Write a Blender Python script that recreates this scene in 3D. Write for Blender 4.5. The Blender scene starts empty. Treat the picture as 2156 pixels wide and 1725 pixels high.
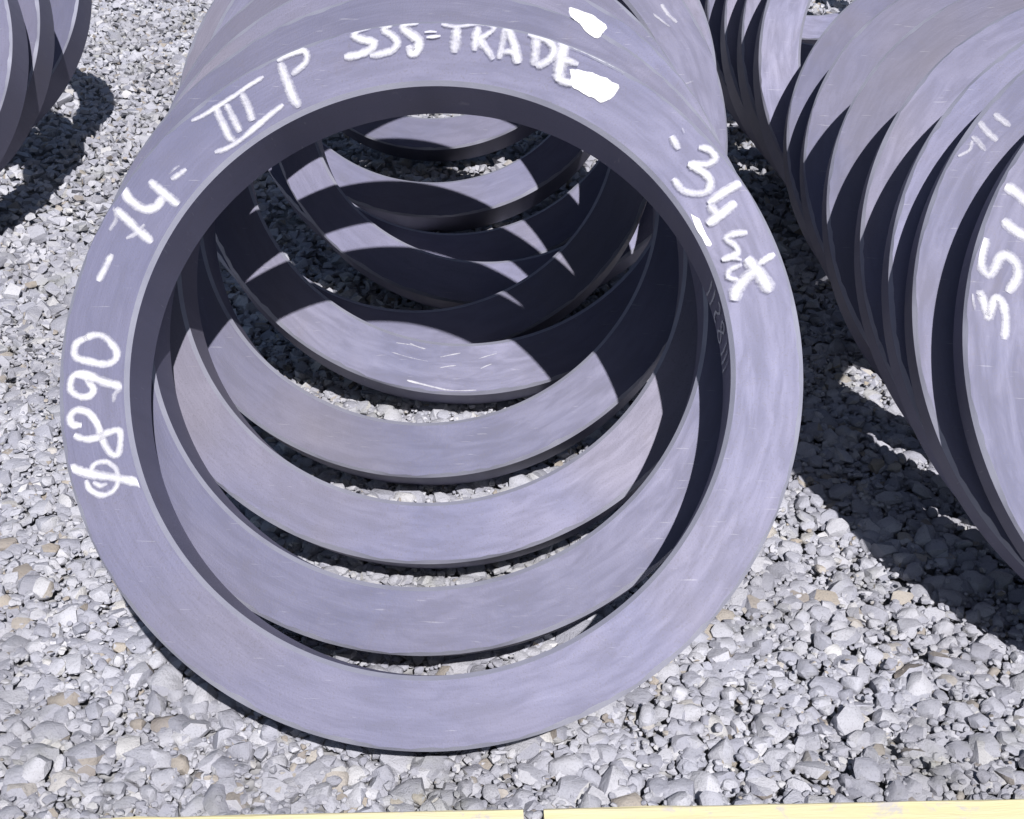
import bpy, bmesh, math, random
import numpy as np
from mathutils import Vector, Matrix

R = 0.445                    # outer radius of a ring in metres (diameter 890 mm)
scene = bpy.context.scene
COL = scene.collection
rad = math.radians

# ------------------------------------------------------------------ camera
cam_data = bpy.data.cameras.new('camera')
cam = bpy.data.objects.new('camera', cam_data)
COL.objects.link(cam)
LIFTZ = 0.140*R              # the rings lean back on their rear rims, so the front rims hang this high
cam.location = (0, 0, 2.4643*R+LIFTZ)
cam.rotation_euler = (rad(90-27.718), 0, 0)
cam_data.sensor_width = 36
cam_data.lens = 36*3000/2156
cam_data.clip_start = 0.02
cam_data.clip_end = 500
scene.camera = cam

# ------------------------------------------------------------------ daylight
SUN_EL, SUN_AZ = rad(44.3), rad(13.2)       # azimuth measured from behind the camera towards the right
world = bpy.data.worlds.new('World')
scene.world = world
world.use_nodes = True
wn = world.node_tree.nodes; wl = world.node_tree.links
wn.clear()
sky = wn.new('ShaderNodeTexSky'); sky.sky_type = 'NISHITA'; sky.sun_disc = False
sky.sun_elevation = SUN_EL; sky.sun_rotation = math.pi-SUN_AZ
bg = wn.new('ShaderNodeBackground'); bg.inputs['Strength'].default_value = 0.05
wo = wn.new('ShaderNodeOutputWorld')
wl.new(sky.outputs[0], bg.inputs[0]); wl.new(bg.outputs[0], wo.inputs[0])
sd = bpy.data.lights.new('sun', 'SUN'); sd.energy = 5.0; sd.angle = rad(0.5); sd.color = (1.0, 0.965, 0.94)
sun = bpy.data.objects.new('sun', sd); COL.objects.link(sun)
s = Vector((math.sin(SUN_AZ)*math.cos(SUN_EL), -math.cos(SUN_AZ)*math.cos(SUN_EL), math.sin(SUN_EL)))
sun.rotation_euler = s.to_track_quat('Z', 'Y').to_euler()
scene.view_settings.view_transform = 'Standard'
scene.view_settings.look = 'None'
scene.view_settings.exposure = 0.12
scene.view_settings.gamma = 1
scene.cycles.max_bounces = 6
scene.cycles.diffuse_bounces = 1
scene.cycles.glossy_bounces = 2

# ------------------------------------------------------------------ helpers
def tag(o, label=None, cat=None, group=None, kind=None):
    if label: o['label'] = label
    if cat: o['category'] = cat
    if group: o['group'] = group
    if kind: o['kind'] = kind
    return o

def link(name, me, mat=None, parent=None):
    o = bpy.data.objects.new(name, me); COL.objects.link(o)
    if mat and me and not me.materials: me.materials.append(mat)
    if parent: o.parent = parent
    return o

class NT:
    def __init__(self, name):
        self.m = bpy.data.materials.new(name); self.m.use_nodes = True
        self.t = self.m.node_tree; self.t.nodes.clear()
        self.out = self.n('ShaderNodeOutputMaterial')
    def n(self, t, **kw):
        x = self.t.nodes.new(t)
        for k, v in kw.items():
            if k in x.inputs: x.inputs[k].default_value = v
            else: setattr(x, k, v)
        return x
    def l(self, a, b): self.t.links.new(a, b)
    def math(self, op, a, b=None, clamp=False):
        x = self.n('ShaderNodeMath'); x.operation = op; x.use_clamp = clamp
        for i, v in enumerate((a, b)):
            if v is None: continue
            if isinstance(v, (int, float)): x.inputs[i].default_value = v
            else: self.l(v, x.inputs[i])
        return x.outputs[0]
    def noise(self, vec, scale, detail=4, rough=.55, dist=0):
        x = self.n('ShaderNodeTexNoise'); x.inputs['Scale'].default_value = scale
        x.inputs['Detail'].default_value = detail; x.inputs['Roughness'].default_value = rough
        x.inputs['Distortion'].default_value = dist
        if vec is not None: self.l(vec, x.inputs['Vector'])
        return x.outputs['Fac']
    def ramp(self, fac, stops):
        x = self.n('ShaderNodeValToRGB'); self.l(fac, x.inputs[0])
        e = x.color_ramp.elements
        while len(e) < len(stops): e.new(.5)
        for i, (p, c) in enumerate(stops):
            e[i].position = p; e[i].color = (*c, 1)
        return x.outputs[0]
    def mix(self, fac, a, b, mode='MIX'):
        x = self.n('ShaderNodeMix'); x.data_type = 'RGBA'; x.blend_type = mode
        if isinstance(fac, (int, float)): x.inputs[0].default_value = fac
        else: self.l(fac, x.inputs[0])
        for i, v in ((6, a), (7, b)):
            if isinstance(v, tuple): x.inputs[i].default_value = (*v, 1)
            else: self.l(v, x.inputs[i])
        return x.outputs[2]

# ------------------------------------------------------------------ materials
def steel_material(name, pale_edge):
    N = NT(name)
    tc = N.n('ShaderNodeTexCoord')
    oi = N.n('ShaderNodeObjectInfo')
    sep = N.n('ShaderNodeSeparateXYZ'); N.l(tc.outputs['Object'], sep.inputs[0])
    z = N.math('SUBTRACT', sep.outputs[2], R)
    r = N.math('SQRT', N.math('ADD', N.math('MULTIPLY', sep.outputs[0], sep.outputs[0]), N.math('MULTIPLY', z, z)))
    ca = N.math('DIVIDE', sep.outputs[0], r); sa = N.math('DIVIDE', z, r)     # position round the ring, without a seam
    # a shifted copy of object space so that no two rings share their blotches
    sh = N.n('ShaderNodeVectorMath'); sh.operation = 'ADD'
    cr = N.n('ShaderNodeCombineXYZ'); 
    for i in range(3): N.l(N.math('MULTIPLY', oi.outputs['Random'], 17.0+7*i), cr.inputs[i])
    N.l(tc.outputs['Object'], sh.inputs[0]); N.l(cr.outputs[0], sh.inputs[1])
    big = N.noise(sh.outputs[0], 3.2, 3, .5, .4)
    mid = N.noise(sh.outputs[0], 14, 5, .6, .6)
    fine = N.noise(sh.outputs[0], 420, 3, .6)
    # lathe marks: noise stretched round the ring
    pol = N.n('ShaderNodeCombineXYZ')
    N.l(N.math('ADD', N.math('MULTIPLY', r, 260), N.math('MULTIPLY', sep.outputs[1], 120)), pol.inputs[0]); N.l(N.math('MULTIPLY', ca, 2.2), pol.inputs[1]); N.l(N.math('MULTIPLY', sa, 2.2), pol.inputs[2])
    lathe = N.noise(pol.outputs[0], 1.0, 4, .6)
    pol2 = N.n('ShaderNodeCombineXYZ')
    N.l(N.math('ADD', N.math('MULTIPLY', r, 60), N.math('MULTIPLY', oi.outputs['Random'], 90)), pol2.inputs[0]); N.l(N.math('MULTIPLY', ca, 5.0), pol2.inputs[1]); N.l(N.math('MULTIPLY', sa, 5.0), pol2.inputs[2])
    smear = N.noise(pol2.outputs[0], 1.0, 5, .6, .5)
    base = N.ramp(big, [(.3, (.116, .123, .215)), (.7, (.168, .167, .256))])
    base = N.mix(N.math('MULTIPLY', mid, .55), base, (.172, .164, .232))
    base = N.mix(N.math('MULTIPLY', N.math('SUBTRACT', smear, .45, True), 1.3, True), base, (.098, .099, .155))
    # faint rusty bloom and pale scuffs
    rust = N.ramp(N.noise(sh.outputs[0], 7, 6, .68, .8), [(.60, (0, 0, 0)), (.78, (1, 1, 1))])
    base = N.mix(N.math('MULTIPLY', rust, .34), base, (.135, .110, .110))
    scr = N.n('ShaderNodeMapping'); scr.inputs['Scale'].default_value = (26, 26, 340); scr.inputs['Rotation'].default_value = (0, .5, 0)
    N.l(sh.outputs[0], scr.inputs[0])
    scratch = N.ramp(N.noise(scr.outputs[0], 1, 2, .5), [(.70, (0, 0, 0)), (.76, (1, 1, 1))])
    base = N.mix(N.math('MULTIPLY', scratch, .30), base, (.42, .42, .47))
    base = N.mix(N.ramp(N.noise(sh.outputs[0], 1.7, 3, .5, 1.0), [(.50, (0, 0, 0)), (.72, (.42, .42, .42))]), base, (.178, .160, .172))
    tone = N.math('ADD', .86, N.math('MULTIPLY', N.math('FRACT', N.math('MULTIPLY', oi.outputs['Random'], 7.31)), .26))
    tn = N.n('ShaderNodeCombineXYZ')
    for i in range(3): N.l(tone, tn.inputs[i])
    base = N.mix(1.0, base, tn.outputs[0], 'MULTIPLY')
    streaks = N.ramp(smear, [(.58, (0, 0, 0)), (.72, (1, 1, 1))])
    base = N.mix(N.math('MULTIPLY', streaks, .10), base, (.27, .265, .32))
    spk = N.ramp(fine, [(.34, (1, 1, 1)), (.44, (0, 0, 0))])
    base = N.mix(N.math('MULTIPLY', spk, .5), base, (.13, .125, .16))
    if pale_edge: base = N.mix(N.math('ADD', .35, N.math('MULTIPLY', mid, .7)), base, (.40, .41, .50))
    P = N.n('ShaderNodeBsdfPrincipled')
    N.l(base, P.inputs['Base Color'])
    P.inputs['Metallic'].default_value = .30
    N.l(N.math('ADD', .46, N.math('MULTIPLY', smear, .26)), P.inputs['Roughness'])
    h = N.math('ADD', N.math('MULTIPLY', lathe, .5), N.math('ADD', N.math('MULTIPLY', fine, .35), N.math('MULTIPLY', mid, 1.2)))
    b = N.n('ShaderNodeBump'); b.inputs['Strength'].default_value = .30; b.inputs['Distance'].default_value = .0012
    N.l(h, b.inputs['Height']); N.l(b.outputs[0], P.inputs['Normal'])
    N.l(P.outputs[0], N.out.inputs[0])
    return N.m

def chalk_material(name, lo, hi, col, press_amt=1.1):
    """chalk / paint strokes: grainy, thinning out to the stroke's edges (UV x = metres along, y = -1..1 across)"""
    N = NT(name)
    uv = N.n('ShaderNodeUVMap'); uv.uv_map = 'UVMap'
    tc = N.n('ShaderNodeTexCoord')
    sep = N.n('ShaderNodeSeparateXYZ'); N.l(uv.outputs[0], sep.inputs[0])
    across = N.math('ABSOLUTE', sep.outputs[1])
    edge = N.math('SUBTRACT', 1.0, N.math('POWER', across, 1.7), True)
    mp = N.n('ShaderNodeCombineXYZ')
    N.l(N.math('MULTIPLY', sep.outputs[0], 30), mp.inputs[0]); N.l(N.math('MULTIPLY', sep.outputs[1], 2.6), mp.inputs[1])
    streak = N.noise(mp.outputs[0], 1.0, 3, .6)
    grain = N.noise(tc.outputs['Object'], 300, 4, .7)
    sv = N.n('ShaderNodeAttribute'); sv.attribute_name = 'strength'
    k = N.math('ADD', N.math('MULTIPLY', edge, .8), N.math('ADD', N.math('MULTIPLY', streak, .55), N.math('MULTIPLY', grain, .75)))
    press = N.noise(tc.outputs['Object'], 26, 3, .6)
    k = N.math('ADD', k, N.math('MULTIPLY', N.math('SUBTRACT', press, .5), press_amt))
    k = N.math('ADD', k, N.math('MULTIPLY', N.math('SUBTRACT', sv.outputs['Fac'], 1.0), .75))
    a = N.n('ShaderNodeMapRange'); a.inputs[1].default_value = lo; a.inputs[2].default_value = hi
    N.l(k, a.inputs[0])
    D = N.n('ShaderNodeBsdfPrincipled'); N.l(N.mix(N.math('MULTIPLY', grain, .55), col, (col[0]*.62, col[1]*.62, col[2]*.68)), D.inputs['Base Color']); D.inputs['Roughness'].default_value = .9
    D.inputs['Specular IOR Level'].default_value = .2
    T = N.n('ShaderNodeBsdfTransparent')
    M = N.n('ShaderNodeMixShader'); N.l(a.outputs[0], M.inputs[0]); N.l(T.outputs[0], M.inputs[1]); N.l(D.outputs[0], M.inputs[2])
    N.l(M.outputs[0], N.out.inputs[0])
    return N.m

def stone_material():
    N = NT('limestone')
    geo = N.n('ShaderNodeNewGeometry'); tc = N.n('ShaderNodeTexCoord'); oi = N.n('ShaderNodeObjectInfo')
    rnd = N.math('FRACT', N.math('ADD', geo.outputs['Random Per Island'], oi.outputs['Random']))
    c = N.ramp(rnd, [(0, (.30, .308, .385)), (.3, (.42, .430, .515)), (.62, (.50, .508, .58)), (.88, (.61, .615, .68)), (.94, (.64, .635, .64)), (.97, (.42, .36, .29)), (1, (.26, .22, .19))])
    pos = geo.outputs['Position']
    n1 = N.noise(pos, 95, 5, .65); n2 = N.noise(pos, 420, 4, .7)
    dark = N.ramp(n2, [(.33, (1, 1, 1)), (.47, (0, 0, 0))])
    c = N.mix(N.math('MULTIPLY', n1, .35), c, (.58, .58, .60))
    c = N.mix(N.math('MULTIPLY', dark, .45), c, (.17, .17, .19))
    dirt = N.ramp(N.noise(pos, 2.6, 5, .62, .6), [(.42, (0, 0, 0)), (.68, (1, 1, 1))])
    c = N.mix(N.math('MULTIPLY', dirt, .5), c, (.22, .215, .235))
    moss = N.ramp(N.noise(pos, 5.5, 4, .6), [(.56, (0, 0, 0)), (.70, (1, 1, 1))])
    c = N.mix(N.math('MULTIPLY', N.math('MULTIPLY', moss, n1), .6), c, (.20, .21, .12))
    P = N.n('ShaderNodeBsdfPrincipled'); N.l(c, P.inputs['Base Color']); P.inputs['Roughness'].default_value = .88
    P.inputs['Specular IOR Level'].default_value = .25
    b = N.n('ShaderNodeBump'); b.inputs['Strength'].default_value = .7; b.inputs['Distance'].default_value = .004
    N.l(N.math('ADD', n1, N.math('MULTIPLY', n2, .45)), b.inputs['Height']); N.l(b.outputs[0], P.inputs['Normal'])
    N.l(P.outputs[0], N.out.inputs[0])
    return N.m

def ground_material():
    N = NT('stone_grit')
    geo = N.n('ShaderNodeNewGeometry'); pos = geo.outputs['Position']
    v = N.n('ShaderNodeTexVoronoi'); v.inputs['Scale'].default_value = 60; N.l(pos, v.inputs['Vector'])
    c = N.mix(N.noise(pos, 30, 5, .6), (.24, .24, .26), (.46, .46, .48))
    c = N.mix(.3, c, N.ramp(v.outputs['Distance'], [(0, (1, 1, 1)), (1, (.5, .5, .52))]), 'MULTIPLY')
    P = N.n('ShaderNodeBsdfPrincipled'); N.l(c, P.inputs['Base Color']); P.inputs['Roughness'].default_value = .95
    b = N.n('ShaderNodeBump'); b.inputs['Strength'].default_value = 1; b.inputs['Distance'].default_value = .01
    N.l(v.outputs['Distance'], b.inputs['Height']); N.l(b.outputs[0], P.inputs['Normal'])
    N.l(P.outputs[0], N.out.inputs[0])
    return N.m

def paint_material():
    N = NT('yellow_painted_wood')
    tc = N.n('ShaderNodeTexCoord')
    mp = N.n('ShaderNodeMapping'); mp.inputs['Scale'].default_value = (6, 60, 60); N.l(tc.outputs['Object'], mp.inputs[0])
    g = N.noise(mp.outputs[0], 1.0, 5, .65, .4); w = N.noise(tc.outputs['Object'], 22, 5, .7, .5)
    c = N.mix(g, (.82, .72, .34), (.86, .81, .60))
    c = N.mix(N.ramp(w, [(.56, (0, 0, 0)), (.66, (1, 1, 1))]), c, (.66, .62, .58))
    P = N.n('ShaderNodeBsdfPrincipled'); N.l(c, P.inputs['Base Color']); P.inputs['Roughness'].default_value = .7
    b = N.n('ShaderNodeBump'); b.inputs['Strength'].default_value = .5; b.inputs['Distance'].default_value = .003
    N.l(g, b.inputs['Height']); N.l(b.outputs[0], P.inputs['Normal'])
    N.l(P.outputs[0], N.out.inputs[0])
    return N.m

STEEL = steel_material('forged_steel', False)
PALE_EDGE = steel_material('pale_steel_edge', True)
CHALK = chalk_material('white_chalk', .66, 1.62, (.86, .86, .93))
PAINT = chalk_material('white_paint', .55, .85, (.93, .93, .96), .35)
STONE = stone_material()
GRIT = ground_material()
YELLOW = paint_material()

# ------------------------------------------------------------------ rings
RHO = 0.809          # bore radius over outer radius
RINGS = []           # (base xy, lean, yaw, radius, thickness) for keeping the gravel out of the steel

def ring_mesh(Ro, t, seed, segs=224):
    """upright ring: front face in the plane y = 0 looking towards -y, standing on the origin"""
    Ri = RHO*Ro; co = .010*Ro; ci = .012*Ro
    prof = [(Ri+ci, 0), (Ro-co, 0), (Ro, co), (Ro, t-co), (Ro-co, t), (Ri+ci, t), (Ri, t-ci), (Ri, ci)]
    rnd = random.Random(seed)
    ph = [rnd.uniform(0, 6.28) for _ in range(4)]
    vs, fs = [], []
    for i in range(segs):
        a = 2*math.pi*i/segs
        wob = .0010*Ro*(math.sin(2*a+ph[0])+.5*math.sin(5*a+ph[1]))
        nick = 1+.45*math.sin(7*a+ph[0])*math.sin(13*a+ph[3])+rnd.uniform(-.25, .35)
        for r, y in prof:
            if abs(r-(Ro-co)) < 1e-9: r = Ro-co*nick
            rr = r+wob
            vs.append((rr*math.sin(a), y+.0008*math.sin(3*a+ph[2]), Ro+rr*math.cos(a)))
    n = len(prof)
    for i in range(segs):
        j = (i+1) % segs
        for k in range(n):
            l = (k+1) % n
            fs.append((i*n+k, j*n+k, j*n+l, i*n+l))
    me = bpy.data.meshes.new('ring_body'); me.from_pydata(vs, [], fs); me.update()
    bm = bmesh.new(); bm.from_mesh(me); bmesh.ops.recalc_face_normals(bm, faces=bm.faces); bm.to_mesh(me); bm.free()
    for p in me.polygons: p.use_smooth = True
    me.set_sharp_from_angle(angle=rad(15))
    return me

def make_ring(x, y, lean, label, group, yaw=-2.95, Ro=1.0, t=.225, dz=0.0):
    Rm = Ro*R
    root = bpy.data.objects.new('steel_ring', None); root.empty_display_size = .05; COL.objects.link(root)
    root.location = (x*R, y*R, dz*R+LIFTZ); root.rotation_euler = (-rad(lean), 0, rad(yaw))
    tag(root, label, 'steel ring', group)
    me = ring_mesh(Rm, t*R, int(1000*x+77*y)); me.materials.append(STEEL); me.materials.append(PALE_EDGE)
    n = len(me.polygons)//224
    for p in me.polygons:                     # the front arrises get a paler steel than the faces
        if p.index % n in (1, 7): p.material_index = 1
    body = link('ring_body', me, None, root)
    RINGS.append((x*R, y*R, dz*R+LIFTZ, rad(lean), rad(yaw), Rm, t*R))
    root['ring_radius'] = Rm
    return root

LIFT = [0.0006]
def catmull(pts, step):
    P = [Vector(p) for p in pts]
    if len(P) == 2: P = [P[0], (P[0]+P[1])/2, P[1]]
    Q = [P[0]*2-P[1]]+P+[P[-1]*2-P[-2]]
    out = []
    for i in range(1, len(Q)-2):
        p0, p1, p2, p3 = Q[i-1:i+3]
        n = max(2, int((p2-p1).length/step))
        for k in range(n):
            u = k/n
            out.append(.5*((2*p1)+(p2-p0)*u+(2*p0-5*p1+4*p2-p3)*u*u+(3*p1-p0-3*p2+p3)*u**3))
    out.append(P[-1])
    return out

def marks(root, items, mat=CHALK, base=0.0004, widen=1.0):
    """each chalked character is one thin mesh lying on the ring's front face; coordinates in ring radii from the ring's centre"""
    Ro = root['ring_radius']
    lift = base
    for name, strokes in items:
        vs, fs, uvs, st = [], [], [], []
        rnd = random.Random(name+str(strokes[0][0][0]))
        for pts, w, strength in strokes:
            lift += .00012
            line = catmull(pts, .006)
            L = 0; n0 = len(vs); w = w*widen
            m = len(line)
            for i, p in enumerate(line):
                d = line[min(i+1, m-1)]-line[max(i-1, 0)]
                nn = Vector((-d.y, d.x)).normalized() if d.length > 1e-9 else Vector((0, 1))
                if i: L += (p-line[i-1]).length*R
                tip = min(1, (min(i, m-1-i)+1.2)/3.0)
                hw = .5*w*(.85+.3*rnd.random()*.5)*(.55+.45*tip)
                for q in (-1, -.33, .33, 1):
                    v = p+nn*(hw*q)
                    rr = v.length*R/Ro
                    lim0, lim1 = RHO+.016, .987
                    if rr > lim1: v = v*(lim1/rr)
                    if rr < lim0: v = v*(lim0/rr)
                    vs.append((v.x*R, -lift, Ro+v.y*R)); uvs.append((L, q)); st.append(strength*(.6+.4*tip))
            for i in range(m-1):
                for q in range(3):
                    a = n0+i*4+q
                    fs.append((a, a+1, a+5, a+4))
        me = bpy.data.meshes.new(name); me.from_pydata(vs, [], fs); me.update()
        uvl = me.uv_layers.new(name='UVMap')
        for lp in me.loops: uvl.data[lp.index].uv = uvs[lp.vertex_index]
        at = me.attributes.new('strength', 'FLOAT', 'POINT')
        at.data.foreach_set('value', st)
        link(name, me, mat, root)

def blob(root, name, outline, lift=.0016):
    Ro = root['ring_radius']
    line = catmull(outline+[outline[0]], .008)[:-1]
    c = sum(line, Vector((0, 0)))/len(line)
    rnd = random.Random(5)
    vs = [(c.x*R, -lift, Ro+c.y*R)]; uvs = [(0, 0)]
    n = len(line)
    for f, uvv in ((.6, .3), (.93, .6), (1.05, 1.0)):
        for p in line:
            q = c+(p-c)*(f*(1+.05*(rnd.random()-.5)))
            vs.append((q.x*R, -lift, Ro+q.y*R)); uvs.append((q.x, uvv))
    fs = []
    for i in range(n):
        j = (i+1) % n
        fs.append((0, 1+i, 1+j))
        for k in (0, 1): fs.append((1+k*n+i, 1+(k+1)*n+i, 1+(k+1)*n+j, 1+k*n+j))
    me = bpy.data.meshes.new(name); me.from_pydata(vs, [], fs); me.update()
    uvl = me.uv_layers.new(name='UVMap')
    for lp in me.loops: uvl.data[lp.index].uv = uvs[lp.vertex_index]
    at = me.attributes.new('strength', 'FLOAT', 'POINT'); at.data.foreach_set('value', [1.0]*len(vs))
    link(name, me, PAINT, root)

def wall_marks(root, glyphs):
    """chalk on the inner wall of a ring: points are (degrees clockwise from the top, depth behind the front face in radii)"""
    Ro = root['ring_radius']; k = 0
    for name, strokes in glyphs:
        vs, fs, uvs, st = [], [], [], []
        for pts, w, strength in strokes:
            k += 1; r_ = RHO*Ro-.0008-.0001*k
            sc = math.pi/180*RHO
            line = catmull([(a*sc, d) for a, d in pts], .004); n0 = len(vs); L = 0; m = len(line)
            for i, p in enumerate(line):
                dd = line[min(i+1, m-1)]-line[max(i-1, 0)]; nn = Vector((-dd.y, dd.x)).normalized()
                if i: L += (p-line[i-1]).length*R
                for q in (-1, 0, 1):
                    v = p+nn*(.5*w*q); a = v.x/RHO
                    vs.append((r_*math.sin(a), max(.016, v.y)*R, Ro+r_*math.cos(a))); uvs.append((L, q)); st.append(strength)
            for i in range(m-1):
                for q in (0, 1): fs.append((n0+i*3+q, n0+i*3+q+1, n0+i*3+q+4, n0+i*3+q+3))
        me = bpy.data.meshes.new(name); me.from_pydata(vs, [], fs); me.update()
        uvl = me.uv_layers.new(name='UVMap')
        for lp in me.loops: uvl.data[lp.index].uv = uvs[lp.vertex_index]
        at = me.attributes.new('strength', 'FLOAT', 'POINT'); at.data.foreach_set('value', st)
        link(name, me, CHALK, root)

G1 = 'rings standing in the middle row'
G2 = 'rings standing in the right row'
G3 = 'rings standing in the far left row'
r1 = make_ring(-.259, 2.816, 37.88, 'large grey steel ring chalked all round its face, frontmost of the middle row', G1, dz=-.004)
r2 = make_ring(-.285, 3.201, 37.88, 'grey steel ring directly behind the frontmost chalked ring of the middle row', G1, dz=.005)
r3 = make_ring(-.293, 3.666, 37.88, 'grey steel ring third from the front, seen through the big front ring', G1)
r4 = make_ring(-.332, 4.195, 37.88, 'grey steel ring fourth from the front, whose lit lower arc shows inside the front ring', G1)
r5 = make_ring(-.147, 4.812, 36.84, 'scuffed ring fifth from the front, with white scratches on its lit arc', G1, yaw=4.15, Ro=1.05)
make_ring(-.395, 5.15, 36.06, 'added steel ring directly behind the scratched ring of the middle row, darkening the gravel there', G1, yaw=-.82)  # added ring that blocks sun from the gravel inside the row
make_ring(-.14, 5.673, 35.93, 'added ring of the middle row, second behind the scratched one, keeping sun out of the row', G1, yaw=-4.13)  # another added ring, placed so the deep interior stays dark
make_ring(-.305, 6.025, 38.28, 'dark ring with one faint patch of light at lower left, deep in the middle row', G1, yaw=-3.86)
make_ring(-.388, 6.766, 42.2, 'ring deep in the middle row, lit at lower left and lower right only', G1, yaw=2.2)
make_ring(-.498, 7.882, 36.19, 'farthest ring of the middle row, a pale sliver under the upper rim', G1, yaw=-6.7)

RW = dict(t=.12, dz=-.066)
q1 = make_ring(2.28, 2.93, 36.8, 'steel ring chalked with large curved numerals, cut off by the right edge of the photo', G2, Ro=1.05, **RW)
q2 = make_ring(2.20, 3.149, 39.0, 'steel ring with three chalk bars and a curl near its upper left rim', G2, Ro=1.05, **RW)
make_ring(2.17, 3.40, 39.3, 'thin crescent of a ring just behind the one with three chalk bars', G2, Ro=1.03, **RW)
make_ring(2.138, 3.805, 39.6, 'broad faced ring in the middle of the close group in the right row', G2, **RW)
make_ring(2.12, 4.25, 42, 'thin crescent of a ring behind the broad faced one of the right row', G2, **RW)
make_ring(2.11, 4.93, 43, 'wide grey ring bounding the close group of the right row at upper left', G2, Ro=.95, **RW)
make_ring(2.10, 5.27, 43, 'narrow outermost crescent of the close group in the right row, beside the open gap', G2, Ro=.95, **RW)
make_ring(2.105, 5.98, 31, 'pale ring standing apart behind the close group of the right row, dark bore in view', G2)
make_ring(2.085, 6.37, 32.5, 'shaded ring right behind the pale ring standing apart in the right row', G2)
make_ring(2.055, 6.76, 33.5, 'ring of the right row, second behind the pale ring standing apart', G2)
make_ring(2.02, 7.17, 34, 'ring of the right row, third behind the pale ring standing apart', G2)
make_ring(1.985, 7.68, 34.5, 'ring of the right row showing beside the top of the middle row', G2)
make_ring(2.10, 8.6, 35, 'ring glimpsed through the bore of the pale ring, nearer one', G2)
make_ring(2.15, 9.6, 35, 'ring glimpsed through the bore of the pale ring, in the middle', G2)
make_ring(2.20, 10.55, 36, 'ring glimpsed through the bore of the pale ring, farthest of the right row', G2)

make_ring(-3.40, 6.173, 37.8, 'bright faced ring at the left edge of the photo, nearest of the far left row', G3)
make_ring(-3.40, 6.62, 37.8, 'grey ring of the far left row, just behind the bright faced one', G3)
make_ring(-3.47, 7.62, 37.8, 'ring of the far left row reaching farthest into the gravel lane', G3)

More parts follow.
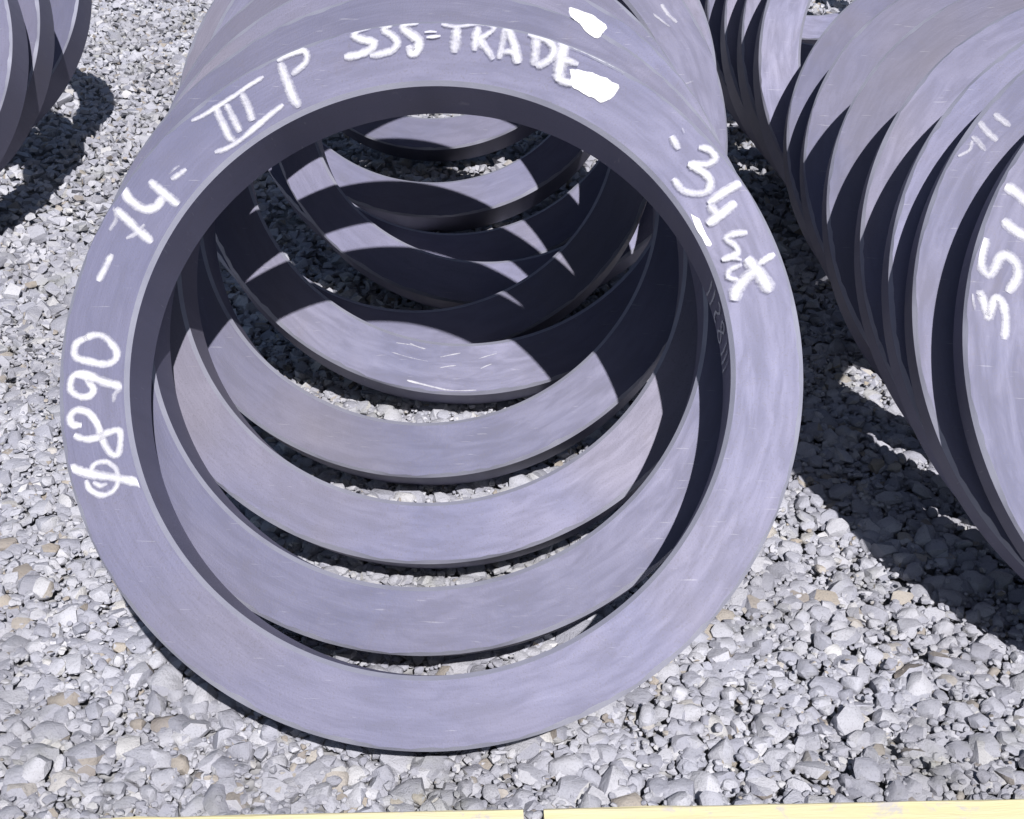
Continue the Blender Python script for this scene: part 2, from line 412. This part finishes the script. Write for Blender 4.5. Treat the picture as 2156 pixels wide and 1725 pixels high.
marks(r1, [["chalk_zero",[[[[-0.9395,0.0591],[-0.9132,0.0728],[-0.8855,0.0702],[-0.8602,0.049],[-0.8444,0.0236],[-0.8504,0.0018],[-0.879,-0.0079],[-0.9147,-0.0016],[-0.955,0.0101],[-0.9624,0.0328],[-0.9539,0.0528],[-0.9284,0.0661]],0.0155,1]]],["chalk_nine",[[[[-0.902,-0.0604],[-0.9309,-0.0414],[-0.9565,-0.04],[-0.9644,-0.0618],[-0.9605,-0.0833],[-0.9379,-0.0973],[-0.9107,-0.0958],[-0.8999,-0.076],[-0.9221,-0.053]],0.0146,1],[[[-0.9567,-0.0373],[-0.9195,-0.038],[-0.8791,-0.0539],[-0.8193,-0.0694]],0.0177,1],[[[-0.821,-0.0722],[-0.8393,-0.0863],[-0.8431,-0.1118]],0.0154,0.45]]],["chalk_eight",[[[[-0.9233,-0.176],[-0.9487,-0.1747],[-0.9571,-0.1535],[-0.9423,-0.1356],[-0.9107,-0.1407],[-0.8853,-0.1654],[-0.8688,-0.1999],[-0.8547,-0.2304],[-0.8354,-0.2531],[-0.8164,-0.2495],[-0.8188,-0.1909],[-0.848,-0.1935],[-0.8778,-0.2086],[-0.9122,-0.2145],[-0.9423,-0.2036]],0.0145,1]]],["chalk_diameter_sign",[[[[-0.899,-0.3239],[-0.8874,-0.3465],[-0.8572,-0.3629],[-0.8253,-0.3525],[-0.8123,-0.3235],[-0.8207,-0.2911],[-0.8492,-0.2738],[-0.8777,-0.2792],[-0.8894,-0.3006]],0.0122,0.9],[[[-0.9484,-0.2887],[-0.8967,-0.3054],[-0.8304,-0.3144],[-0.7388,-0.328]],0.0183,1],[[[-0.8793,-0.3291],[-0.8592,-0.3381],[-0.8405,-0.3319]],0.0129,0.8]]],["chalk_dash",[[[[-0.8801,0.301],[-0.8942,0.2662],[-0.9117,0.2229]],0.0167,0.9]]],["chalk_one",[[[[-0.8802,0.4315],[-0.8365,0.3909],[-0.7708,0.3357]],0.0185,1],[[[-0.8891,0.4357],[-0.8758,0.4032],[-0.892,0.3681]],0.0151,0.4],[[[-0.796,0.3873],[-0.8172,0.3608],[-0.8435,0.3451]],0.0142,0.55]]],["chalk_four",[[[[-0.8681,0.4931],[-0.8418,0.4563],[-0.8015,0.4316],[-0.7681,0.4379],[-0.7511,0.4667]],0.0194,1],[[[-0.7929,0.512],[-0.7498,0.4777],[-0.7049,0.4448]],0.0194,0.95]]],["chalk_dash",[[[[-0.7315,0.5175],[-0.7113,0.5311],[-0.6912,0.5477]],0.0143,0.8],[[[-0.7389,0.5306],[-0.7252,0.5463],[-0.7111,0.5575]],0.0101,0.3]]],["chalk_numeral_three",[[[[-0.6871,0.6875],[-0.6561,0.7036],[-0.6296,0.7219],[-0.5989,0.7436],[-0.558,0.7734],[-0.5274,0.7974],[-0.4925,0.8216]],0.011,0.9],[[[-0.6215,0.7298],[-0.6015,0.6877],[-0.5795,0.6458],[-0.5614,0.6305]],0.0187,0.75],[[[-0.5922,0.7392],[-0.5702,0.6993],[-0.5472,0.6574]],0.0187,0.75],[[[-0.5515,0.7712],[-0.5319,0.7334],[-0.5142,0.6913]],0.0204,0.75],[[[-0.6145,0.596],[-0.5792,0.6103],[-0.5487,0.6318],[-0.5085,0.6691],[-0.4683,0.7076],[-0.4318,0.7394]],0.0131,0.85]]],["chalk_letter_p",[[[[-0.4478,0.8628],[-0.4278,0.8157],[-0.408,0.7689],[-0.3876,0.7311]],0.0223,0.85],[[[-0.4567,0.8672],[-0.4361,0.8811],[-0.4046,0.8946],[-0.3834,0.8987],[-0.3729,0.8842],[-0.3771,0.8638],[-0.3952,0.8432],[-0.4135,0.8272]],0.0149,0.85],[[[-0.4597,0.8819],[-0.4369,0.8946],[-0.4117,0.9052],[-0.3859,0.9055],[-0.371,0.8887]],0.0107,0.4]]],["chalk_letter_s",[[[[-0.1996,0.9775],[-0.2333,0.9666],[-0.2438,0.9451],[-0.2189,0.935],[-0.1884,0.9254],[-0.196,0.9049],[-0.2315,0.8886],[-0.2688,0.8818]],0.0179,0.95]]],["chalk_letter_s",[[[[-0.1804,0.9809],[-0.1482,0.9804],[-0.1603,0.9643],[-0.136,0.9465],[-0.1213,0.9263],[-0.134,0.9035],[-0.1676,0.8917],[-0.1972,0.8855]],0.0171,0.9]]],["chalk_letter_s",[[[[-0.0653,0.9928],[-0.095,0.9879],[-0.1093,0.9718],[-0.0892,0.9539],[-0.0627,0.9338],[-0.0651,0.9089],[-0.0781,0.8943],[-0.0919,0.9176]],0.0205,0.9]]],["chalk_dash",[[[[-0.0467,0.9581],[-0.0297,0.9601],[-0.0126,0.9594]],0.006,0.8],[[[-0.0409,0.9427],[-0.0205,0.9448],[-0.0014,0.9478]],0.0077,0.8]]],["chalk_letter_t",[[[[-0.0007,0.9822],[0.0422,0.976],[0.0846,0.9833],[0.11,0.9882]],0.0111,0.7],[[[0.0432,0.9737],[0.0416,0.9374],[0.0389,0.8977]],0.0247,0.75]]],["chalk_letter_r",[[[[0.1019,0.9767],[0.0982,0.9382],[0.0952,0.9043]],0.0204,0.7],[[[0.0844,0.9879],[0.1228,0.9892],[0.148,0.9728],[0.1283,0.9521],[0.1033,0.9373]],0.0145,0.75],[[[0.1075,0.9406],[0.1298,0.9093],[0.1486,0.8794]],0.0204,0.75]]],["chalk_letter_a",[[[[0.1793,0.9777],[0.1724,0.9301],[0.1647,0.8805]],0.0195,0.7],[[[0.1827,0.9791],[0.2035,0.926],[0.2193,0.8678]],0.0212,0.8],[[[0.1683,0.9008],[0.1894,0.9033],[0.2087,0.8968]],0.0152,0.7]]],["chalk_letter_d",[[[[0.2664,0.9494],[0.2663,0.9088],[0.2626,0.8616]],0.0237,0.75],[[[0.2429,0.9559],[0.2856,0.9451],[0.3161,0.914],[0.3043,0.8801],[0.2669,0.8585]],0.0195,0.8]]],["chalk_letter_e",[[[[0.345,0.9391],[0.3379,0.8873],[0.3291,0.8201]],0.0271,0.95],[[[0.3428,0.9436],[0.3963,0.9173],[0.4601,0.889],[0.5259,0.855]],0.0195,0.95],[[[0.338,0.8828],[0.3635,0.8742],[0.3848,0.8678]],0.0186,0.85],[[[0.3227,0.8222],[0.3481,0.8159],[0.3693,0.8095]],0.0185,0.8]]],["chalk_dot",[[[[0.6437,0.6629],[0.6537,0.6425],[0.6636,0.6242]],0.0187,0.8],[[[0.6726,0.6859],[0.6786,0.6716]],0.0078,0.3]]],["chalk_letter_s",[[[[0.7178,0.6313],[0.7469,0.6248],[0.7633,0.6034],[0.7472,0.5848],[0.7163,0.581],[0.6892,0.583]],0.0164,0.8],[[[0.6892,0.583],[0.7222,0.566],[0.7495,0.5381],[0.742,0.5076],[0.7112,0.4997],[0.6764,0.5084],[0.649,0.5404]],0.0171,0.95]]],["chalk_numeral_four",[[[[0.8343,0.5335],[0.794,0.5085],[0.7442,0.4713]],0.0178,1],[[[0.8192,0.4766],[0.7866,0.4479],[0.7427,0.4129]],0.0201,1],[[[0.7461,0.4693],[0.7578,0.4554],[0.7675,0.4435]],0.0232,0.8]]],["chalk_numeral_five",[[[[0.8501,0.3921],[0.8138,0.3862],[0.7928,0.3738],[0.8177,0.3564],[0.8247,0.3346],[0.8026,0.3222],[0.7817,0.3139]],0.0154,0.85],[[[0.7836,0.3139],[0.8102,0.3204],[0.8351,0.3149]],0.0115,0.7]]],["chalk_letter_t",[[[[0.9227,0.3338],[0.8789,0.3039]],0.0138,1],[[[0.8465,0.3191],[0.8713,0.2919],[0.8922,0.2607],[0.9131,0.2276]],0.0276,0.95],[[[0.8713,0.2859],[0.8409,0.2576],[0.8202,0.2276],[0.8165,0.202]],0.0245,0.9],[[[0.8351,0.303],[0.8047,0.2866],[0.7991,0.2667],[0.8257,0.2593]],0.0138,0.8]]]], widen=1.75)
blob(r1, 'paint_patch', [[0.3632,0.8527],[0.3809,0.8548],[0.4062,0.8489],[0.4253,0.8447],[0.4486,0.8343],[0.4634,0.8309],[0.4774,0.8195],[0.4931,0.8126],[0.4926,0.7948],[0.4831,0.7841],[0.4709,0.7697],[0.4459,0.7622],[0.431,0.7726],[0.4078,0.7812],[0.3907,0.7934],[0.3702,0.8073]])
blob(r1, 'paint_patch', [[0.699,0.4442],[0.7118,0.4352],[0.7222,0.4306],[0.7301,0.4107],[0.741,0.3868],[0.7558,0.36],[0.7412,0.3573],[0.7296,0.3786],[0.7148,0.4004],[0.7054,0.4263]])

wall_marks(r1, [
    ('chalk_stroke', [([(70.5, .03), (70.8, .11), (70.5, .19)], .014, .8)]),
    ('chalk_stroke', [([(72.6, .03), (72.8, .11), (72.6, .19)], .014, .8)]),
    ('chalk_letter_s', [([(75.0, .04), (75.6, .03), (76.6, .06), (76.0, .10), (75.2, .13), (75.6, .18), (76.6, .17)], .014, .9)]),
    ('chalk_eight', [([(79.6, .03), (78.6, .05), (79.2, .10), (80.4, .13), (80.8, .17), (79.6, .19), (78.6, .16), (79.6, .11), (80.6, .06), (79.6, .03)], .014, .9)]),
    ('chalk_stroke', [([(83.0, .03), (83.4, .10), (83.2, .18)], .014, .8)]),
    ('chalk_stroke', [([(84.8, .03), (85.2, .10), (85.0, .18)], .014, .8)]),
    ('chalk_stroke', [([(86.6, .04), (86.9, .10), (86.7, .18)], .014, .7)])])
blob(r2, 'paint_patch', [[0.396,0.9401],[0.413,0.9373],[0.4384,0.9269],[0.4661,0.9174],[0.4893,0.8991],[0.5088,0.8837],[0.5059,0.87],[0.4947,0.8582],[0.4832,0.8444],[0.4629,0.8539],[0.4443,0.8693],[0.4311,0.8886],[0.4115,0.904],[0.3998,0.9176]])
marks(r5, [["scratch",[[[[-0.2844,-0.8406],[-0.227,-0.8512],[-0.1785,-0.8687]],0.0069,0.45]]],["scratch",[[[[-0.3028,-0.8765],[-0.2401,-0.898],[-0.1686,-0.9161]],0.0069,0.45]]],["scratch",[[[[-0.2344,-0.8433],[-0.206,-0.8578],[-0.1746,-0.8676]],0.0081,0.5]]],["scratch",[[[[-0.1209,-0.9018],[-0.0801,-0.8942],[-0.0423,-0.8883]],0.0081,0.5]]],["scratch",[[[[-0.1223,-0.9429],[-0.0904,-0.9381],[-0.0614,-0.9361]],0.0081,0.5]]],["scratch",[[[[0.0263,-0.9124],[0.0644,-0.9018],[0.0967,-0.8939]],0.0081,0.5]]],["scratch",[[[[0.0323,-0.9509],[0.0512,-0.9426],[0.0747,-0.9346]],0.0081,0.5]]],["scuffed_edge",[[[[-0.2487,-0.9875],[-0.1575,-1.0139],[-0.0856,-1.0327],[-0.0028,-1.039]],0.0127,0.7],[[[-0.137,-1.0333],[-0.068,-1.0345],[0.0128,-1.0342]],0.0092,0.7]]],["chalk_stroke",[[[[0.8752,0.1712],[0.8997,0.1738],[0.9216,0.1829]],0.0181,0.5]]],["chalk_stroke",[[[[0.8134,0.5069],[0.8359,0.4662],[0.8719,0.4294]],0.0295,0.5]]],["chalk_stroke",[[[[0.7784,0.4672],[0.8239,0.4262],[0.8458,0.4097]],0.0196,0.4]]]])
marks(q1, [["chalk_numeral_five",[[[[-0.9839,0.3065],[-0.9964,0.2612],[-0.9972,0.2266],[-0.9779,0.1993],[-0.9592,0.2204],[-0.9453,0.2501],[-0.9219,0.2557],[-0.8994,0.2285],[-0.8997,0.1906],[-0.9261,0.1488]],0.031,0.95]]],["chalk_numeral_three",[[[[-1.0089,0.1402],[-1.0022,0.1455],[-0.9913,0.1132],[-0.9806,0.0758],[-0.9699,0.1102],[-0.9595,0.1327],[-0.9417,0.1193],[-0.9329,0.0734],[-0.9392,0.0137]],0.0255,0.9],[[[-1.0244,0.1433],[-1.0225,0.1228],[-1.0181,0.0955]],0.0134,0.45]]],["chalk_numeral_four",[[[[-0.9271,0.4579],[-0.8975,0.4426],[-0.8649,0.4134],[-0.8354,0.3964]],0.0339,0.9],[[[-0.9361,0.3597],[-0.9068,0.3323],[-0.8708,0.3122],[-0.8411,0.3058]],0.0338,0.9]]]], widen=1.3)
marks(q2, [["chalk_stroke",[[[[-0.8402,0.6139],[-0.8183,0.5848],[-0.7852,0.5511]],0.0287,0.6]]],["chalk_stroke",[[[[-0.7914,0.6382],[-0.767,0.6175],[-0.744,0.5982]],0.0278,0.6]]],["chalk_stroke",[[[[-0.86,0.5645],[-0.8379,0.5404],[-0.8204,0.5188]],0.0277,0.5]]],["chalk_stroke",[[[[-0.8604,0.5498],[-0.8682,0.5204],[-0.9029,0.4994]],0.0139,0.6]]]], widen=1.3)

# ------------------------------------------------------------------ ground and gravel
gw = bpy.data.meshes.new('gravel_ground')
gw.from_pydata([(-60, -20, -.026), (60, -20, -.026), (60, 120, -.026), (-60, 120, -.026)], [], [(0, 1, 2, 3)]); gw.update()
ground = link('gravel_ground', gw, GRIT)
tag(ground, kind='structure')

rng = np.random.default_rng(11)
def hull(npts, flat, pw):
    p = rng.normal(size=(npts, 3)); p /= np.linalg.norm(p, axis=1)[:, None]
    p = np.sign(p)*np.abs(p)**pw                     # towards a box: blockier, crushed stone
    p *= (1+.13*rng.normal(size=(npts, 1)).clip(-1.2, 1.2))
    p *= np.array([1.0, rng.uniform(.68, .95), flat])
    bm = bmesh.new()
    for q in p: bm.verts.new(q)
    r = bmesh.ops.convex_hull(bm, input=bm.verts)
    junk = [v for v in bm.verts if not v.link_faces]
    bmesh.ops.delete(bm, geom=junk, context='VERTS')
    bmesh.ops.recalc_face_normals(bm, faces=bm.faces)
    bm.verts.index_update()
    V = np.array([v.co[:] for v in bm.verts]); F = np.array([[v.index for v in f.verts] for f in bm.faces])
    bm.free()
    V /= np.abs(V[:, :2]).max()
    return V, F
NEAR = [hull(int(rng.integers(26, 44)), rng.uniform(.42, .75), rng.uniform(.7, .95)) for _ in range(18)]
FAR = [hull(13, rng.uniform(.5, .8), .75) for _ in range(10)]

def inside_any(P, m):
    """which of the stones at P (with margins m) would poke into a ring"""
    bad = np.zeros(len(P), bool)
    for x, y, z, ln, yw, Ro, t in RINGS:
        d = P-np.array([x, y, z])
        c, s_ = math.cos(-yw), math.sin(-yw)
        a = np.stack([d[:, 0]*c-d[:, 1]*s_, d[:, 0]*s_+d[:, 1]*c, d[:, 2]], 1)
        c, s_ = math.cos(ln), math.sin(ln)               # undo the rotation about X by -lean
        b = np.stack([a[:, 0], a[:, 1]*c-a[:, 2]*s_, a[:, 1]*s_+a[:, 2]*c], 1)
        rr = np.hypot(b[:, 0], b[:, 2]-Ro)
        bad |= (b[:, 1] > -m) & (b[:, 1] < t+m) & (rr > RHO*Ro-m) & (rr < Ro+m)
    return bad

pts = []
def layer(y0, y1, pitch, zmean, smin, smax):
    ny = int((y1-y0)/pitch)
    for j in range(ny):
        y = y0+j*pitch
        hw = .40*(y+.14)+.42                     # half the view's width at this depth and a margin
        nx = int(2*hw/pitch)
        xx = -hw+(np.arange(nx)+.5*(j % 2))*pitch+rng.uniform(-.45, .45, nx)*pitch
        yy = y+rng.uniform(-.45, .45, nx)*pitch
        ss = smin+(smax-smin)*rng.random(nx)**1.8
        zz = zmean+rng.normal(0, .0045, nx)-ss*.25
        pts.append(np.stack([xx, yy, zz, ss], 1))
layer(1.10, 3.1, .0165, -.013, .006, .0175)
layer(1.10, 3.1, .028, -.008, .010, .0245)
layer(1.10, 2.6, .0125, -.009, .003, .0075)
layer(3.1, 6.4, .0235, -.010, .009, .020)
A = np.concatenate(pts)
gapfill = np.stack([.0235+rng.uniform(-.006, .006, 60), rng.uniform(1.10, 1.185, 60), rng.uniform(.018, .042, 60), rng.uniform(.006, .010, 60)], 1)
A = np.concatenate([A, gapfill])
big = rng.random(len(A)) < .02
A[big, 3] *= 1.45
ok = ~inside_any(A[:, :3], A[:, 3]*.62)
ok &= ~((A[:, 1] < 1.1885+.0293*A[:, 0]) & (np.abs(A[:, 0]-.0235) > .011))            # the beam lies there
A = A[ok]

def rots(n):
    yaw = rng.uniform(0, 2*math.pi, n); tx = rng.normal(0, .26, n); ty = rng.normal(0, .26, n)
    cz, sz, cx, sx, cy, sy = np.cos(yaw), np.sin(yaw), np.cos(tx), np.sin(tx), np.cos(ty), np.sin(ty)
    M = np.empty((n, 3, 3))
    M[:, 0] = np.stack([cz*cy, cz*sy*sx-sz*cx, cz*sy*cx+sz*sx], 1)
    M[:, 1] = np.stack([sz*cy, sz*sy*sx+cz*cx, sz*sy*cx-cz*sx], 1)
    M[:, 2] = np.stack([-sy, cy*sx, cy*cx], 1)
    return M, (tx, ty, yaw)

# the stones that show largest in the photo are single parts of the ground, the rest one mass
f_ = 36*3000/2156/36
cp, sp = math.cos(rad(27.718)), math.sin(rad(27.718))
dz_ = A[:, 2]-2.4643*R-LIFTZ
depth = A[:, 1]*cp-dz_*sp; upc = A[:, 1]*sp+dz_*cp
u = f_*A[:, 0]/depth; v = f_*upc/depth
inv = (np.abs(u) < .49) & (np.abs(v) < .385)
score = np.where(inv & (A[:, 2] > -.016), A[:, 3]/depth, 0)
score[(A[:, 1] > 2.816*R) & (np.hypot(A[:, 0]+.115, 0) < .38)] *= .5    # mostly hidden behind the front ring
order = np.argsort(-score)
single = order[:300]; mass = order[300:]
meshes = []
for V, F in NEAR:
    me = bpy.data.meshes.new('stone'); me.from_pydata(V.tolist(), [], F.tolist()); me.update(); me.materials.append(STONE); meshes.append(me)
    for p in me.polygons: p.use_smooth = True
    me.set_sharp_from_angle(angle=rad(32))
M, (tx, ty, yw) = rots(len(single))
for i, k in enumerate(single):
    o = bpy.data.objects.new('stone', meshes[i % len(meshes)]); COL.objects.link(o); o.parent = ground
    o.location = A[k, :3]; o.scale = (A[k, 3],)*3; o.rotation_euler = (tx[i], ty[i], yw[i])
def mass_mesh(idx, variants):
    VV, FF, off = [], [], 0
    pick = rng.integers(0, len(variants), len(idx))
    for vi, (V, F) in enumerate(variants):
        k = idx[pick == vi]
        if not len(k): continue
        M, _ = rots(len(k))
        W = np.einsum('nij,vj->nvi', M, V)*A[k, 3][:, None, None]+A[k, :3][:, None, :]
        f = F[None]+(off+np.arange(len(k))*len(V))[:, None, None]
        VV.append(W.reshape(-1, 3)); FF.append(f.reshape(-1, 3)); off += len(k)*len(V)
    return np.concatenate(VV), np.concatenate(FF)
nearm = mass[A[mass, 1] < 2.3]; farm = mass[A[mass, 1] >= 2.3]
V1, F1 = mass_mesh(nearm, NEAR); V2, F2 = mass_mesh(farm, FAR)
VV = np.concatenate([V1, V2]).astype(np.float32); FF = np.concatenate([F1, F2+len(V1)]).astype(np.int32)
me = bpy.data.meshes.new('loose_gravel')
me.vertices.add(len(VV)); me.vertices.foreach_set('co', VV.ravel())
me.loops.add(FF.size); me.loops.foreach_set('vertex_index', FF.ravel())
me.polygons.add(len(FF)); me.polygons.foreach_set('loop_start', np.arange(0, FF.size, 3, dtype=np.int32))
me.update(calc_edges=True); me.validate()
me.polygons.foreach_set('use_smooth', np.ones(len(FF), bool)); me.set_sharp_from_angle(angle=rad(32))
gr = link('loose_gravel', me, STONE, ground); gr['kind'] = 'stuff'
print('stones', len(A), 'tris', len(FF))

# ------------------------------------------------------------------ yellow beam along the front
def beam(x0, x1, label):
    w, h = .085, .085
    n = 24; vs, fs = [], []
    rnd = random.Random(int(x0*100))
    prof = [(0, 0), (0, h-.006), (-.002, h-.002), (-.006, h), (-w+.006, h), (-w+.002, h-.002), (-w, h-.006), (-w, 0)]
    for i in range(n+1):
        x = (x1-x0)*i/n
        for (y, z) in prof: vs.append((x, y+rnd.uniform(-.0008, .0008), z+rnd.uniform(-.0006, .0006)))
    m = len(prof)
    for i in range(n):
        for k in range(m): fs.append((i*m+k, i*m+(k+1) % m, (i+1)*m+(k+1) % m, (i+1)*m+k))
    fs.append(tuple(range(m))); fs.append(tuple(n*m+k for k in range(m)))
    me = bpy.data.meshes.new('timber_beam'); me.from_pydata(vs, [], fs); me.update()
    bm = bmesh.new(); bm.from_mesh(me); bmesh.ops.recalc_face_normals(bm, faces=bm.faces); bm.to_mesh(me); bm.free()
    o = link('timber_beam', me, YELLOW)
    sl = .0293
    o.location = (x0, 1.1825+sl*x0, -.04); o.rotation_euler = (0, 0, math.atan(sl))
    tag(o, label, 'beam', 'pale yellow beams along the front')
beam(-1.0, .0125, 'pale yellow painted beam along the bottom edge, left of the narrow gap below the front ring')
beam(.0345, 1.0, 'pale yellow painted beam along the bottom edge, right of the narrow gap, by the corner')
